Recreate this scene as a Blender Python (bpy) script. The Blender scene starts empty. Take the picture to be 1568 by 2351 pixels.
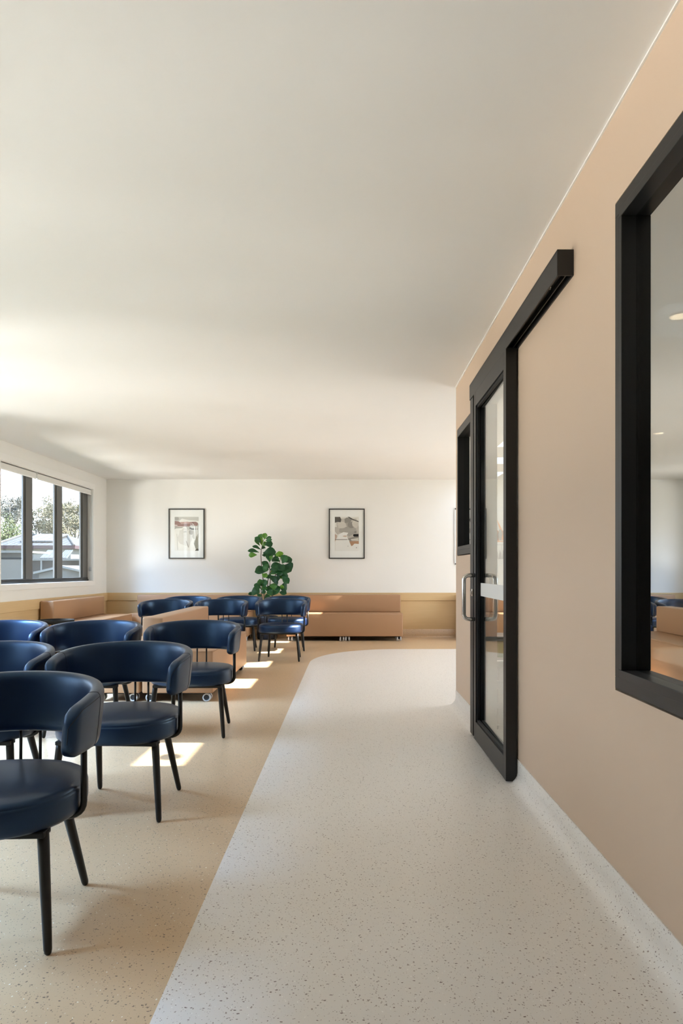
import bpy, bmesh, math, random
from mathutils import Vector, Matrix
from mathutils.geometry import tessellate_polygon
random.seed(7)
S = bpy.context.scene
COL = S.collection

# ------------------------------------------------------------------ camera
cam = bpy.data.cameras.new('camera')
cam.sensor_fit = 'HORIZONTAL'; cam.sensor_width = 24.0; cam.lens = 24.0
cam.shift_x = -20.0 / 1568.0; cam.shift_y = 134.5 / 1568.0
cam.clip_start = 0.05; cam.clip_end = 400
cam_o = bpy.data.objects.new('camera', cam); COL.objects.link(cam_o)
cam_o.location = (0, 0, 1.14); cam_o.rotation_euler = (math.pi / 2, 0, 0)
S.camera = cam_o

# ------------------------------------------------------------------ exposure
S.view_settings.view_transform = 'Standard'; S.view_settings.look = 'None'
S.view_settings.gamma = 1.0; S.view_settings.use_curve_mapping = False
S.view_settings.exposure = 1.19
S.cycles.use_denoising = True
S.cycles.max_bounces = 12; S.cycles.diffuse_bounces = 6; S.cycles.glossy_bounces = 5
S.cycles.transmission_bounces = 6; S.cycles.transparent_max_bounces = 12
S.cycles.caustics_reflective = False; S.cycles.caustics_refractive = False
S.cycles.sample_clamp_indirect = 8.0

# ------------------------------------------------------------------ sky
world = bpy.data.worlds.new('sky'); S.world = world; world.use_nodes = True
wn = world.node_tree.nodes; wl = world.node_tree.links; wn.clear()
w_out = wn.new('ShaderNodeOutputWorld'); w_bg = wn.new('ShaderNodeBackground')
w_tc = wn.new('ShaderNodeTexCoord'); w_sep = wn.new('ShaderNodeSeparateXYZ'); w_ramp = wn.new('ShaderNodeValToRGB')
w_ramp.color_ramp.elements[0].position = 0.0; w_ramp.color_ramp.elements[0].color = (0.80, 0.90, 1.0, 1)
w_ramp.color_ramp.elements[1].position = 0.6; w_ramp.color_ramp.elements[1].color = (0.42, 0.66, 1.0, 1)
wl.new(w_tc.outputs['Generated'], w_sep.inputs[0]); wl.new(w_sep.outputs['Z'], w_ramp.inputs[0])
wl.new(w_ramp.outputs[0], w_bg.inputs[0]); wl.new(w_bg.outputs[0], w_out.inputs[0])
w_bg.inputs[1].default_value = 3.2

# ------------------------------------------------------------------ sun, window portals and added daylight lamps
sun = bpy.data.lights.new('sun', 'SUN'); sun.energy = 17.0; sun.angle = math.radians(0.53); sun.color = (1.0, 0.95, 0.88)
sun_o = bpy.data.objects.new('sun', sun); COL.objects.link(sun_o)
sun_o.rotation_euler = (0, math.atan(1 / 0.865), 0); sun_o.location = (8, 5, 8)

def area(name, loc, rot, sx, sy, energy, color, portal=False):
    l = bpy.data.lights.new(name, 'AREA'); l.shape = 'RECTANGLE'; l.size = sx; l.size_y = sy
    l.energy = energy; l.color = color
    if portal: l.cycles.is_portal = True
    o = bpy.data.objects.new(name, l); COL.objects.link(o); o.location = loc; o.rotation_euler = rot
    return o
HP = math.pi / 2
WIN_LEFT = [(8.13, 11.05), (3.5, 6.25), (1.0, 2.9)]
for k, (a, b) in enumerate(WIN_LEFT):
    area('window_portal', (-4.34, (a + b) / 2, 1.715), (0, -HP, 0), 1.49, b - a, 1, (1, 1, 1), True)
for k, (a, b) in enumerate(WIN_LEFT):  # added overhead panels standing in for sky light through the windows
    wd = area('window_daylight', (-7.2, (a + b) / 2, 5.2), (0, -math.radians(48), 0), 2.0, b - a + 0.8, (140, 980, 1050)[k], ((0.80, 0.90, 1.0), (0.385, 0.625, 1.0), (0.385, 0.625, 1.0))[k])
    wd.data.spread = math.radians(105)
for k, (a, b) in enumerate(WIN_LEFT):                 # added uplights standing in for daylight bounced off the ground
    area('ground_daylight', (-9.0, (a + b) / 2, -0.2), (0, -math.radians(108), 0), 1.8, b - a + 1.0, (230, 250, 500)[k], (1.0, 0.96, 0.905))
area('hall_daylight', (8.6, 8.8, 2.6), (0, math.radians(72), 0), 2.2, 3.4, 200, (0.96, 0.98, 0.95))  # added panel outside the unseen hall window, brightening the far end
area('window_portal', (6.6, 8.8, 1.35), (0, HP, 0), 2.1, 2.8, 1, (1, 1, 1), True)

# ------------------------------------------------------------------ materials
def lin(c):
    c /= 255.0
    return c / 12.92 if c <= 0.04045 else ((c + 0.055) / 1.055) ** 2.4
def rgb(r, g, b): return (lin(r), lin(g), lin(b), 1.0)

class NT:
    def __init__(s, name):
        s.m = bpy.data.materials.new(name); s.m.use_nodes = True
        s.n = s.m.node_tree.nodes; s.l = s.m.node_tree.links
        s.b = s.n.get('Principled BSDF'); s.out = s.n.get('Material Output')
    def node(s, t, **kw):
        x = s.n.new(t)
        for k, v in kw.items(): setattr(x, k, v)
        return x
    def link(s, a, b): s.l.new(a, b)
    def math(s, op, a, b=None, clamp=False):
        x = s.node('ShaderNodeMath', operation=op); x.use_clamp = clamp
        for i, v in enumerate((a, b)):
            if v is None: continue
            if isinstance(v, (int, float)): x.inputs[i].default_value = v
            else: s.link(v, x.inputs[i])
        return x.outputs[0]
    def mix(s, f, a, b):
        x = s.node('ShaderNodeMix', data_type='RGBA')
        if isinstance(f, (int, float)): x.inputs[0].default_value = f
        else: s.link(f, x.inputs[0])
        for i, v in ((6, a), (7, b)):
            if isinstance(v, tuple): x.inputs[i].default_value = v
            else: s.link(v, x.inputs[i])
        return x.outputs[2]
    def coords(s, scale=(1, 1, 1), rot=(0, 0, 0)):
        tc = s.node('ShaderNodeTexCoord'); mp = s.node('ShaderNodeMapping')
        mp.inputs['Scale'].default_value = scale; mp.inputs['Rotation'].default_value = rot
        s.link(tc.outputs['Object'], mp.inputs[0]); return mp.outputs[0]
    def noise(s, vec, scale, detail=3, rough=0.5):
        x = s.node('ShaderNodeTexNoise'); x.inputs['Scale'].default_value = scale
        x.inputs['Detail'].default_value = detail; x.inputs['Roughness'].default_value = rough
        s.link(vec, x.inputs['Vector']); return x.outputs['Fac']
    def bump(s, h, strength, dist=0.002):
        x = s.node('ShaderNodeBump'); x.inputs['Strength'].default_value = strength; x.inputs['Distance'].default_value = dist
        s.link(h, x.inputs['Height']); s.link(x.outputs[0], s.b.inputs['Normal'])

def plain(name, col, rough=0.5, metal=0.0, spec=0.5, grain=0.0, gscale=200, var=0.04):
    t = NT(name); v = t.coords()
    nz = t.noise(v, 3.0, 4)
    dark = tuple(c * (1 - var) for c in col[:3]) + (1,)
    light = tuple(min(1, c * (1 + var)) for c in col[:3]) + (1,)
    t.link(t.mix(nz, dark, light), t.b.inputs['Base Color'])
    t.b.inputs['Roughness'].default_value = rough; t.b.inputs['Metallic'].default_value = metal
    t.b.inputs['Specular IOR Level'].default_value = spec
    if grain: t.bump(t.noise(v, gscale, 4, 0.6), grain)
    return t.m

def terrazzo(name, base, chips_dark, chips_mid, chips_light, rough=0.32):
    t = NT(name); v = t.coords()
    wob = t.node('ShaderNodeTexNoise'); wob.inputs['Scale'].default_value = 260; wob.inputs['Detail'].default_value = 1
    t.link(v, wob.inputs['Vector'])
    sub = t.node('ShaderNodeVectorMath', operation='SUBTRACT'); sub.inputs[1].default_value = (0.5, 0.5, 0.5)
    t.link(wob.outputs['Color'], sub.inputs[0])
    sc = t.node('ShaderNodeVectorMath', operation='SCALE'); sc.inputs['Scale'].default_value = 0.005
    t.link(sub.outputs[0], sc.inputs[0])
    col = base
    tone = t.noise(v, 0.8, 2)
    b0 = tuple(c * 0.98 for c in base[:3]) + (1,)
    col = t.mix(tone, b0, base)
    layers = [(85, (1, 0.6, 0.8), 0.5, 0.05, 0.25, chips_mid), (95, (0.6, 1, 0.8), 1.7, 0.02, 0.26, chips_dark),
              (95, (1, 0.7, 0.9), 2.6, -0.07, 0.23, chips_light), (150, (0.8, 1, 1), 0.2, 0.02, 0.27, chips_mid), (130, (1, 0.65, 1), 0.9, 0.02, 0.26, chips_mid)]
    for scale, st, rot, lo, hi, c in layers:
        mp = t.node('ShaderNodeMapping'); mp.inputs['Scale'].default_value = st; mp.inputs['Rotation'].default_value = (0.3 * rot, 0.2 * rot, rot)
        add = t.node('ShaderNodeVectorMath', operation='ADD'); t.link(v, add.inputs[0]); t.link(sc.outputs[0], add.inputs[1])
        t.link(add.outputs[0], mp.inputs[0])
        vo = t.node('ShaderNodeTexVoronoi'); vo.inputs['Scale'].default_value = scale
        t.link(mp.outputs[0], vo.inputs['Vector'])
        sp = t.node('ShaderNodeSeparateColor'); t.link(vo.outputs['Color'], sp.inputs[0])
        thr = t.math('ADD', t.math('MULTIPLY', t.math('POWER', sp.outputs[0], 2.0), hi - lo), lo)
        m = t.math('MULTIPLY', t.math('SUBTRACT', thr, vo.outputs['Distance']), 30.0, True)
        col = t.mix(m, col, c)
    t.link(col, t.b.inputs['Base Color'])
    t.b.inputs['Roughness'].default_value = rough; t.b.inputs['Specular IOR Level'].default_value = 0.45
    t.bump(t.noise(v, 350, 2), 0.05, 0.001)
    return t.m

def wood(name, c1, c2, axis):
    t = NT(name); st = [14, 14, 14]; st[axis] = 0.7
    v = t.coords(tuple(st)); n = t.noise(v, 3.0, 5, 0.6)
    t.link(t.mix(n, c1, c2), t.b.inputs['Base Color']); t.b.inputs['Roughness'].default_value = 0.45
    t.bump(n, 0.06, 0.001); return t.m

def pane(name, tint, refl, graze):
    """A thin sheet of glass: tinted straight-through light plus a clear reflection that grows towards grazing."""
    t = NT(name); t.n.remove(t.b)
    tr = t.node('ShaderNodeBsdfTransparent'); tr.inputs[0].default_value = tint
    gl = t.node('ShaderNodeBsdfGlossy'); gl.inputs['Roughness'].default_value = 0.0; gl.inputs[0].default_value = (0.95, 0.96, 0.95, 1)
    lw = t.node('ShaderNodeLayerWeight'); lw.inputs[0].default_value = 0.5
    f = t.math('ADD', t.math('MULTIPLY', t.math('POWER', lw.outputs['Facing'], 3.0), graze), refl, True)
    mx = t.node('ShaderNodeMixShader'); t.link(f, mx.inputs[0]); t.link(tr.outputs[0], mx.inputs[1]); t.link(gl.outputs[0], mx.inputs[2])
    t.link(mx.outputs[0], t.out.inputs[0]); return t.m

def emit(name, col, e):
    t = NT(name); t.b.inputs['Base Color'].default_value = col
    t.b.inputs['Emission Color'].default_value = col; t.b.inputs['Emission Strength'].default_value = e; return t.m

M = {}
M['ceiling'] = plain('ceiling_plaster', (0.80, 0.79, 0.77, 1), 0.9, grain=0.12, gscale=90, var=0.01)
M['wall_white'] = plain('white_paint', (0.80, 0.79, 0.76, 1), 0.8, grain=0.05, gscale=150, var=0.01)
M['wall_tan'] = plain('tan_paint', (0.61, 0.465, 0.35, 1), 0.55, spec=0.3, grain=0.04, gscale=150, var=0.01)
M['trim'] = plain('white_gloss_trim', (0.82, 0.81, 0.79, 1), 0.4, var=0.01)
M['beige_floor'] = terrazzo('beige_flecked_vinyl', rgb(206, 176, 140), rgb(110, 92, 76), rgb(140, 116, 92), rgb(235, 228, 214))
M['white_floor'] = terrazzo('white_flecked_vinyl', rgb(230, 224, 217), rgb(128, 112, 102), rgb(164, 150, 140), rgb(246, 242, 236))
M['oak'] = wood('light_oak_laminate', rgb(202, 172, 126), rgb(216, 188, 144), 0)
M['oak_y'] = wood('light_oak_laminate_side', rgb(202, 172, 126), rgb(216, 188, 144), 1)
M['black'] = plain('black_powder_coat', (0.009, 0.0085, 0.008, 1), 0.42, spec=0.45, var=0.05)
M['black_matt'] = plain('matt_black', (0.008, 0.008, 0.008, 1), 0.6, spec=0.3)
M['grey_alu'] = plain('grey_window_frame', (0.10, 0.098, 0.092, 1), 0.4)
M['dark_alu'] = plain('dark_window_sill', (0.02, 0.019, 0.018, 1), 0.4)
M['navy'] = plain('navy_leather', (0.0012, 0.0072, 0.035, 1), 0.37, spec=0.8, grain=0.05, gscale=420, var=0.06)
M['navy'].node_tree.nodes['Principled BSDF'].inputs['Specular Tint'].default_value = (0.42, 0.68, 1.0, 1)
M['seam'] = plain('navy_stitching', (0.006, 0.010, 0.022, 1), 0.7)
M['leg'] = plain('dark_painted_steel', (0.008, 0.0075, 0.007, 1), 0.38, spec=0.35)
M['tan_leather'] = plain('tan_leather', rgb(168, 130, 97), 0.42, spec=0.45, grain=0.06, gscale=380, var=0.03)
M['rubber'] = plain('black_rubber', (0.010, 0.010, 0.011, 1), 0.6)
M['pale_plastic'] = plain('pale_grey_plastic', (0.55, 0.55, 0.56, 1), 0.4)
M['white_plastic'] = plain('white_plastic', (0.78, 0.79, 0.78, 1), 0.4)
M['green_plastic'] = plain('green_plastic', (0.02, 0.30, 0.05, 1), 0.4)
M['steel'] = plain('brushed_steel', (0.62, 0.60, 0.57, 1), 0.22, metal=1.0)
M['clear'] = pane('clear_window_glass', (0.985, 0.99, 0.985, 1), 0.02, 0.4)
M['door_glass'] = pane('door_glass', (0.95, 0.97, 0.95, 1), 0.17, 0.5)
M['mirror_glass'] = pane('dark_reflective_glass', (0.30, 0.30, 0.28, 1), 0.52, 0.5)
M['frost'] = plain('frosted_film', (0.70, 0.69, 0.67, 1), 0.7)
M['blind'] = plain('blind_fabric', (0.74, 0.73, 0.70, 1), 0.8)
M['mat'] = plain('white_mat_board', (0.93, 0.925, 0.91, 1), 0.8)
M['frame_grey'] = plain('picture_frame_black', (0.035, 0.032, 0.028, 1), 0.4)
M['soil'] = plain('dark_soil', (0.03, 0.022, 0.015, 1), 0.9)
M['pot'] = plain('dark_ribbed_ceramic', (0.018, 0.026, 0.045, 1), 0.35)
M['stem'] = plain('brown_stem', (0.16, 0.11, 0.08, 1), 0.7)
def leaf_mat():
    t = NT('fig_leaf'); v = t.coords()
    at = t.node('ShaderNodeAttribute'); at.attribute_name = 'tone'
    ramp = t.node('ShaderNodeValToRGB'); ramp.color_ramp.elements[0].color = (0.010, 0.045, 0.020, 1)
    ramp.color_ramp.elements[1].color = (0.17, 0.36, 0.03, 1)
    e = ramp.color_ramp.elements.new(0.5); e.color = (0.028, 0.125, 0.035, 1)
    t.link(at.outputs['Fac'], ramp.inputs[0])
    t.link(t.mix(t.noise(v, 30, 2), ramp.outputs[0], t.mix(0.15, ramp.outputs[0], (0.05, 0.15, 0.03, 1))), t.b.inputs['Base Color'])
    t.b.inputs['Roughness'].default_value = 0.45; t.b.inputs['Specular IOR Level'].default_value = 0.3; return t.m
M['leaf'] = leaf_mat()

# ------------------------------------------------------------------ mesh helpers
def box(bm, x0, x1, y0, y1, z0, z1, bev=0.0, seg=2, mi=0):
    c = Vector(((x0 + x1) / 2, (y0 + y1) / 2, (z0 + z1) / 2))
    r = bmesh.ops.create_cube(bm, size=1.0, matrix=Matrix.Translation(c) @ Matrix.Diagonal((abs(x1 - x0), abs(y1 - y0), abs(z1 - z0), 1)))
    vs = r['verts']; fs = set(f for v in vs for f in v.link_faces)
    for f in fs: f.material_index = mi
    if bev > 0:
        es = list(set(e for v in vs for e in v.link_edges))
        rr = bmesh.ops.bevel(bm, geom=es, offset=bev, segments=seg, profile=0.5, affect='EDGES')
        for f in rr['faces']: f.material_index = mi
    return vs

def tube(bm, pts, rad, n=10, caps=True, mi=0):
    """A round bar along a polyline; rad is one radius or one per point."""
    pts = [Vector(p) for p in pts]
    if not isinstance(rad, (list, tuple)): rad = [rad] * len(pts)
    up = None; rings = []
    for i, p in enumerate(pts):
        d = (pts[min(i + 1, len(pts) - 1)] - pts[max(i - 1, 0)]).normalized()
        if up is None:
            up = d.orthogonal().normalized()
        up = (up - d * up.dot(d)).normalized(); sd = d.cross(up)
        rings.append([bm.verts.new(p + (up * math.cos(2 * math.pi * k / n) + sd * math.sin(2 * math.pi * k / n)) * rad[i]) for k in range(n)])
    for a, b in zip(rings, rings[1:]):
        for k in range(n):
            f = bm.faces.new((a[k], a[(k + 1) % n], b[(k + 1) % n], b[k])); f.smooth = True; f.material_index = mi
    if caps:
        bm.faces.new(rings[0][::-1]).material_index = mi; bm.faces.new(rings[-1]).material_index = mi

def bend(p0, p1, p2, n=5):
    p0, p1, p2 = Vector(p0), Vector(p1), Vector(p2)
    return [p0 * (1 - t) ** 2 + p1 * 2 * t * (1 - t) + p2 * t * t for t in [k / n for k in range(n + 1)]]

def lathe(bm, prof, cx=0, cy=0, n=32, ribs=None, mi=0, caps=True):
    rings = []
    for (r, z) in prof:
        rings.append([bm.verts.new((cx + r * (ribs(k, n) if ribs else 1) * math.cos(2 * math.pi * k / n), cy + r * (ribs(k, n) if ribs else 1) * math.sin(2 * math.pi * k / n), z)) for k in range(n)])
    for a, b in zip(rings, rings[1:]):
        for k in range(n):
            f = bm.faces.new((a[k], a[(k + 1) % n], b[(k + 1) % n], b[k])); f.smooth = True; f.material_index = mi
    if caps:
        bm.faces.new(rings[0][::-1]).material_index = mi; bm.faces.new(rings[-1]).material_index = mi

def grid_slab(bm, us, vs, holes, w0, w1, f):
    """A slab of cells in u,v between w0 and w1 with holes left out; f maps (u,v,w) to a point."""
    us = sorted(set(us + [h[0] for h in holes] + [h[1] for h in holes])); vs = sorted(set(vs + [h[2] for h in holes] + [h[3] for h in holes]))
    def solid(i, j):
        if not (0 <= i < len(us) - 1 and 0 <= j < len(vs) - 1): return False
        u = (us[i] + us[i + 1]) / 2; v = (vs[j] + vs[j + 1]) / 2
        return not any(h[0] < u < h[1] and h[2] < v < h[3] for h in holes)
    cache = {}
    def V(i, j, k):
        if (i, j, k) not in cache: cache[(i, j, k)] = bm.verts.new(f(us[i], vs[j], (w0, w1)[k]))
        return cache[(i, j, k)]
    for i in range(len(us) - 1):
        for j in range(len(vs) - 1):
            if not solid(i, j): continue
            for k in (0, 1): bm.faces.new((V(i, j, k), V(i + 1, j, k), V(i + 1, j + 1, k), V(i, j + 1, k)))
            for (di, dj, a, b) in ((-1, 0, (i, j), (i, j + 1)), (1, 0, (i + 1, j), (i + 1, j + 1)), (0, -1, (i, j), (i + 1, j)), (0, 1, (i, j + 1), (i + 1, j + 1))):
                if not solid(i + di, j + dj): bm.faces.new((V(*a, 0), V(*b, 0), V(*b, 1), V(*a, 1)))
    bmesh.ops.recalc_face_normals(bm, faces=bm.faces)

def build(name, bm, mats, parent=None, loc=None, smooth=False, label=None, normals=True):
    me = bpy.data.meshes.new(name)
    if normals: bmesh.ops.recalc_face_normals(bm, faces=bm.faces)
    bm.to_mesh(me); bm.free()
    for m in (mats if isinstance(mats, (list, tuple)) else [mats]): me.materials.append(M[m] if isinstance(m, str) else m)
    if smooth:
        for p in me.polygons: p.use_smooth = True
        me.set_sharp_from_angle(angle=math.radians(50))
    o = bpy.data.objects.new(name, me); COL.objects.link(o)
    if parent: o.parent = parent
    if loc: o.location = loc
    if label: o['label'] = label
    return o

def thing(name, label, cat, loc=(0, 0, 0), rz=0, group=None):
    o = bpy.data.objects.new(name, None); COL.objects.link(o); o.empty_display_size = 0.1
    o.location = loc; o.rotation_euler = (0, 0, rz); o['label'] = label; o['category'] = cat
    if group: o['group'] = group
    return o
def tag(o, label, cat, group=None, kind=None):
    o['label'] = label; o['category'] = cat
    if group: o['group'] = group
    if kind: o['kind'] = kind
    return o
def structure(o): o['kind'] = 'structure'; return o
def copy_tree(o, parent=None):
    c = o.copy(); COL.objects.link(c)
    if parent: c.parent = parent
    for ch in list(o.children): copy_tree(ch, c)
    return c
def B(*a, **k):
    bm = bmesh.new(); box(bm, *a, **k); return bm

# ------------------------------------------------------------------ room
CEIL = 2.70; XL = -4.17; XR = 0.90; XR2 = 1.00; FAR = 11.68; BACK = -4.0; XE = 6.5; WEND = 5.81
EDGE_X = -0.505

# floor: beige vinyl with a white path let into it, one sheet
bm = bmesh.new()
edge = [(EDGE_X, BACK)] + [(EDGE_X, 0.0), (EDGE_X, 8.3)]
for k in range(1, 25):
    a = math.pi - (math.pi / 2) * k / 24
    edge.append((0.70 + 1.205 * math.cos(a), 8.45 + 1.48 * math.sin(a)))
edge.append((XE, 9.93))
ev = [bm.verts.new((x, y, 0)) for x, y in edge]
r0 = bm.verts.new((XE, BACK, 0))
f = bm.faces.new([r0] + ev[::-1]); f.material_index = 1
bl = bm.verts.new((XL, BACK, 0)); fl = bm.verts.new((XL, FAR, 0)); fr = bm.verts.new((XE, FAR, 0))
f = bm.faces.new([bl] + ev + [fr, fl]); f.material_index = 0
for f in bm.faces:
    f.normal_update()
    if f.normal.z < 0: f.normal_flip()
structure(build('floor', bm, ['beige_floor', 'white_floor'], normals=False))
# foundation under it keeps daylight out
structure(build('trim_1', B(XL - 0.25, XE + 0.25, BACK - 0.25, FAR + 0.25, -0.3, -0.004), 'wall_white'))

SKY_D = [3.99, 6.62, 8.04, 9.42, 10.80]
bm = bmesh.new()
grid_slab(bm, [XL - 0.25, XE + 0.25], [BACK - 0.25, FAR + 0.25], [(1.85, 2.45, d, d + 0.57) for d in SKY_D], CEIL, CEIL + 0.27, lambda u, v, w: (u, v, w))
structure(build('ceiling', bm, 'ceiling'))

bm = bmesh.new()
grid_slab(bm, [BACK, FAR + 0.25], [0, CEIL], [(a, b, 0.97, 2.46) for a, b in WIN_LEFT], XL, XL - 0.2, lambda u, v, w: (w, u, v))
structure(build('wall_left', bm, 'wall_white'))
structure(build('wall_far', B(XL - 0.2, XE + 0.2, FAR, FAR + 0.2, 0, CEIL), 'wall_white'))
structure(build('wall_back', B(XL - 0.2, XE + 0.2, BACK - 0.2, BACK, 0, CEIL), plain('brown_feature_wall', (0.10, 0.075, 0.055, 1), 0.7)))  # unseen wall, coloured dark to cut light bounced back into the room
bm = bmesh.new()
grid_slab(bm, [BACK, FAR], [0, CEIL], [(7.4, 10.2, 0.3, 2.4)], XE, XE + 0.2, lambda u, v, w: (w, u, v))
structure(build('wall_outer', bm, 'wall_white'))
NW = (0.55, 2.318, 0.735, 2.385); FW = (4.95, 5.735, 1.262, 2.322); DO = (3.74, 4.72, 0.0, 2.30)
bm = bmesh.new()
grid_slab(bm, [BACK, WEND], [0, CEIL], [NW, FW, DO], XR, XR2, lambda u, v, w: (w, u, v))
structure(build('wall_right', bm, 'wall_tan'))

# coved skirting on the right wall
def cove(bm, a, b, h, r, f):
    prof = [(r + 0.03, 0.0002)] + [(r - r * math.sin(t) + 0.004, r - r * math.cos(t) + 0.0004) for t in [k * HP / 8 for k in range(9)]] + [(0.004, h), (0.0, h)]
    ring = lambda u: [bm.verts.new(f(u, x, z)) for x, z in prof]
    A, Bv = ring(a), ring(b)
    for k in range(len(prof) - 1):
        q = bm.faces.new((A[k], A[k + 1], Bv[k + 1], Bv[k])); q.smooth = k < 10
for nm, segs in (('baseboard_right', [(BACK, 3.74), (4.74, WEND)]),):
    bm = bmesh.new()
    for a, b in segs: cove(bm, a, b, 0.127, 0.065, lambda u, x, z: (XR - x, u, z))
    structure(build(nm, bm, 'white_floor'))
bm = bmesh.new(); cove(bm, XL, XE, 0.14, 0.03, lambda u, x, z: (u, FAR - 0.012 - x, z))
structure(build('baseboard_far', bm, 'beige_floor'))
bm = bmesh.new(); cove(bm, BACK, FAR, 0.14, 0.03, lambda u, x, z: (XL + 0.012 + x, u, z))
structure(build('baseboard_left', bm, 'beige_floor'))
structure(build('trim_6', B(XR - 0.007, XR + 0.001, BACK, WEND, CEIL - 0.007, CEIL), 'trim'))
# oak dado: panel and a thicker top rail
structure(build('trim_2', B(XL + 0.012, XE, FAR - 0.012, FAR, 0.0, 0.70), 'oak'))
structure(build('trim_3', B(XL + 0.03, XE, FAR - 0.032, FAR - 0.001, 0.63, 0.762, bev=0.003), 'oak'))
structure(build('trim_4', B(XL, XL + 0.012, BACK, FAR, 0.0, 0.70), 'oak_y'))
structure(build('trim_5', B(XL + 0.001, XL + 0.032, BACK, FAR, 0.63, 0.762, bev=0.003), 'oak_y'))

# ------------------------------------------------------------------ left windows
def left_window(n, a, b, mullions, blinds):
    w = bpy.data.objects.new('window_%d' % n, None); COL.objects.link(w); w.location = (XL, a, 0.97)
    w['kind'] = 'structure'
    inv = Matrix.Translation((-XL, -a, -0.97))
    def part(nm, bm, m, par=w, **k):
        bm.transform(inv); return build(nm, bm, m, par, **k)
    z0, z1 = 0.97, 2.46
    bm = bmesh.new()                       # white architrave and reveal lining
    for (p, q, r, s) in ((a - 0.075, b + 0.075, z0 - 0.072, z0), (a - 0.075, b + 0.075, z1, z1 + 0.085), (a - 0.075, a, z0, z1), (b, b + 0.075, z0, z1)):
        box(bm, XL - 0.001, XL + 0.014, p, q, r, s, bev=0.002)
    part('architrave', bm, 'trim')
    bm = bmesh.new()
    for (p, q, r, s) in ((a, b, z0, z0 + 0.006), (a, b, z1 - 0.006, z1), (a, a + 0.006, z0, z1), (b - 0.006, b, z0, z1)):
        box(bm, XL - 0.13, XL + 0.002, p, q, r, s)
    part('reveal_lining', bm, 'trim')
    gx = XL - 0.085
    bm = bmesh.new()
    box(bm, gx - 0.03, gx + 0.025, a + 0.006, b - 0.006, z0 + 0.006, z0 + 0.032, bev=0.003)
    box(bm, gx - 0.03, gx + 0.012, a + 0.006, b - 0.006, z0 + 0.032, z0 + 0.062, bev=0.003)
    part('sill_track', bm, 'dark_alu')
    part('head_track', B(gx - 0.03, gx + 0.02, a + 0.006, b - 0.006, z1 - 0.06, z1 - 0.006, bev=0.003), 'grey_alu')
    for (p, q) in mullions:
        bm = bmesh.new()
        box(bm, gx - 0.02, gx + 0.018, p + 0.045, q, z0 + 0.06, z1 - 0.05, bev=0.003)
        box(bm, gx - 0.02, gx + 0.004, p, p + 0.05, z0 + 0.06, z1 - 0.05, bev=0.003)
        part('mullion', bm, 'grey_alu')
    bm = bmesh.new(); box(bm, gx - 0.025, gx + 0.006, b - 0.056, b - 0.006, z0 + 0.06, z1 - 0.05)
    box(bm, gx - 0.025, gx + 0.006, a + 0.006, a + 0.05, z0 + 0.06, z1 - 0.05)
    part('side_frame', bm, 'dark_alu')
    part('glass', B(gx - 0.006, gx - 0.002, a + 0.03, b - 0.03, z0 + 0.04, z1 - 0.03), 'clear')
left_window(1, 8.13, 11.05, [(8.875, 9.11), (9.82, 10.055), (10.77, 11.0)], True)
for k, (a, b) in enumerate(WIN_LEFT[1:3]):
    left_window(k + 2, a, b, [(a + 0.745, a + 0.98), (a + 1.69, a + 1.925), (a + 2.64, a + 2.87)], False)

# roller blinds
def blind(a, b, lab, holder):
    t = thing('roller_blind', lab, 'blind', (XL - 0.03, (a + b) / 2, 2.36), group='roller blinds on the left window')
    inv = Matrix.Translation((-(XL - 0.03), -(a + b) / 2, -2.36)); x = XL - 0.03
    bm = B(x + 0.006, x + 0.010, a + 0.012, b - 0.012, 2.375, 2.442); bm.transform(inv); fb = build('fabric', bm, 'blind', t)
    bm = bmesh.new(); tube(bm, [(x - 0.012, a + 0.012, 2.425), (x - 0.012, b - 0.012, 2.425)], 0.021, 16); bm.transform(inv); build('roller_tube', bm, 'blind', t)
    bm = B(x, x + 0.018, a + 0.012, b - 0.012, 2.36, 2.378, bev=0.004); bm.transform(inv); build('bottom_rail', bm, 'trim', t)
    for y in (a + 0.005, b - 0.010):
        bm = B(x - 0.035, x + 0.012, y, y + 0.005, 2.375, 2.453); bm.transform(inv); build('bracket', bm, 'trim', t)
    if holder:
        bm = bmesh.new()
        for dx in (-0.006, 0.012): tube(bm, [(x + dx, b - 0.014, 2.42), (x + dx, b - 0.014, 1.18)], 0.0015, 6)
        bm.transform(inv); c = build('chain', bm, 'white_plastic', t)
        bm = B(x - 0.018, x + 0.022, b - 0.024, b - 0.006, 1.135, 1.20, bev=0.008, seg=3); bm.transform(inv); build('chain_holder', bm, 'pale_plastic', c)
blind(8.136, 9.115, 'white roller blind rolled up over the left-hand pane of the window', False)
blind(9.145, 11.044, 'longer white roller blind rolled up above two panes, nearest the room corner', True)

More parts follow.
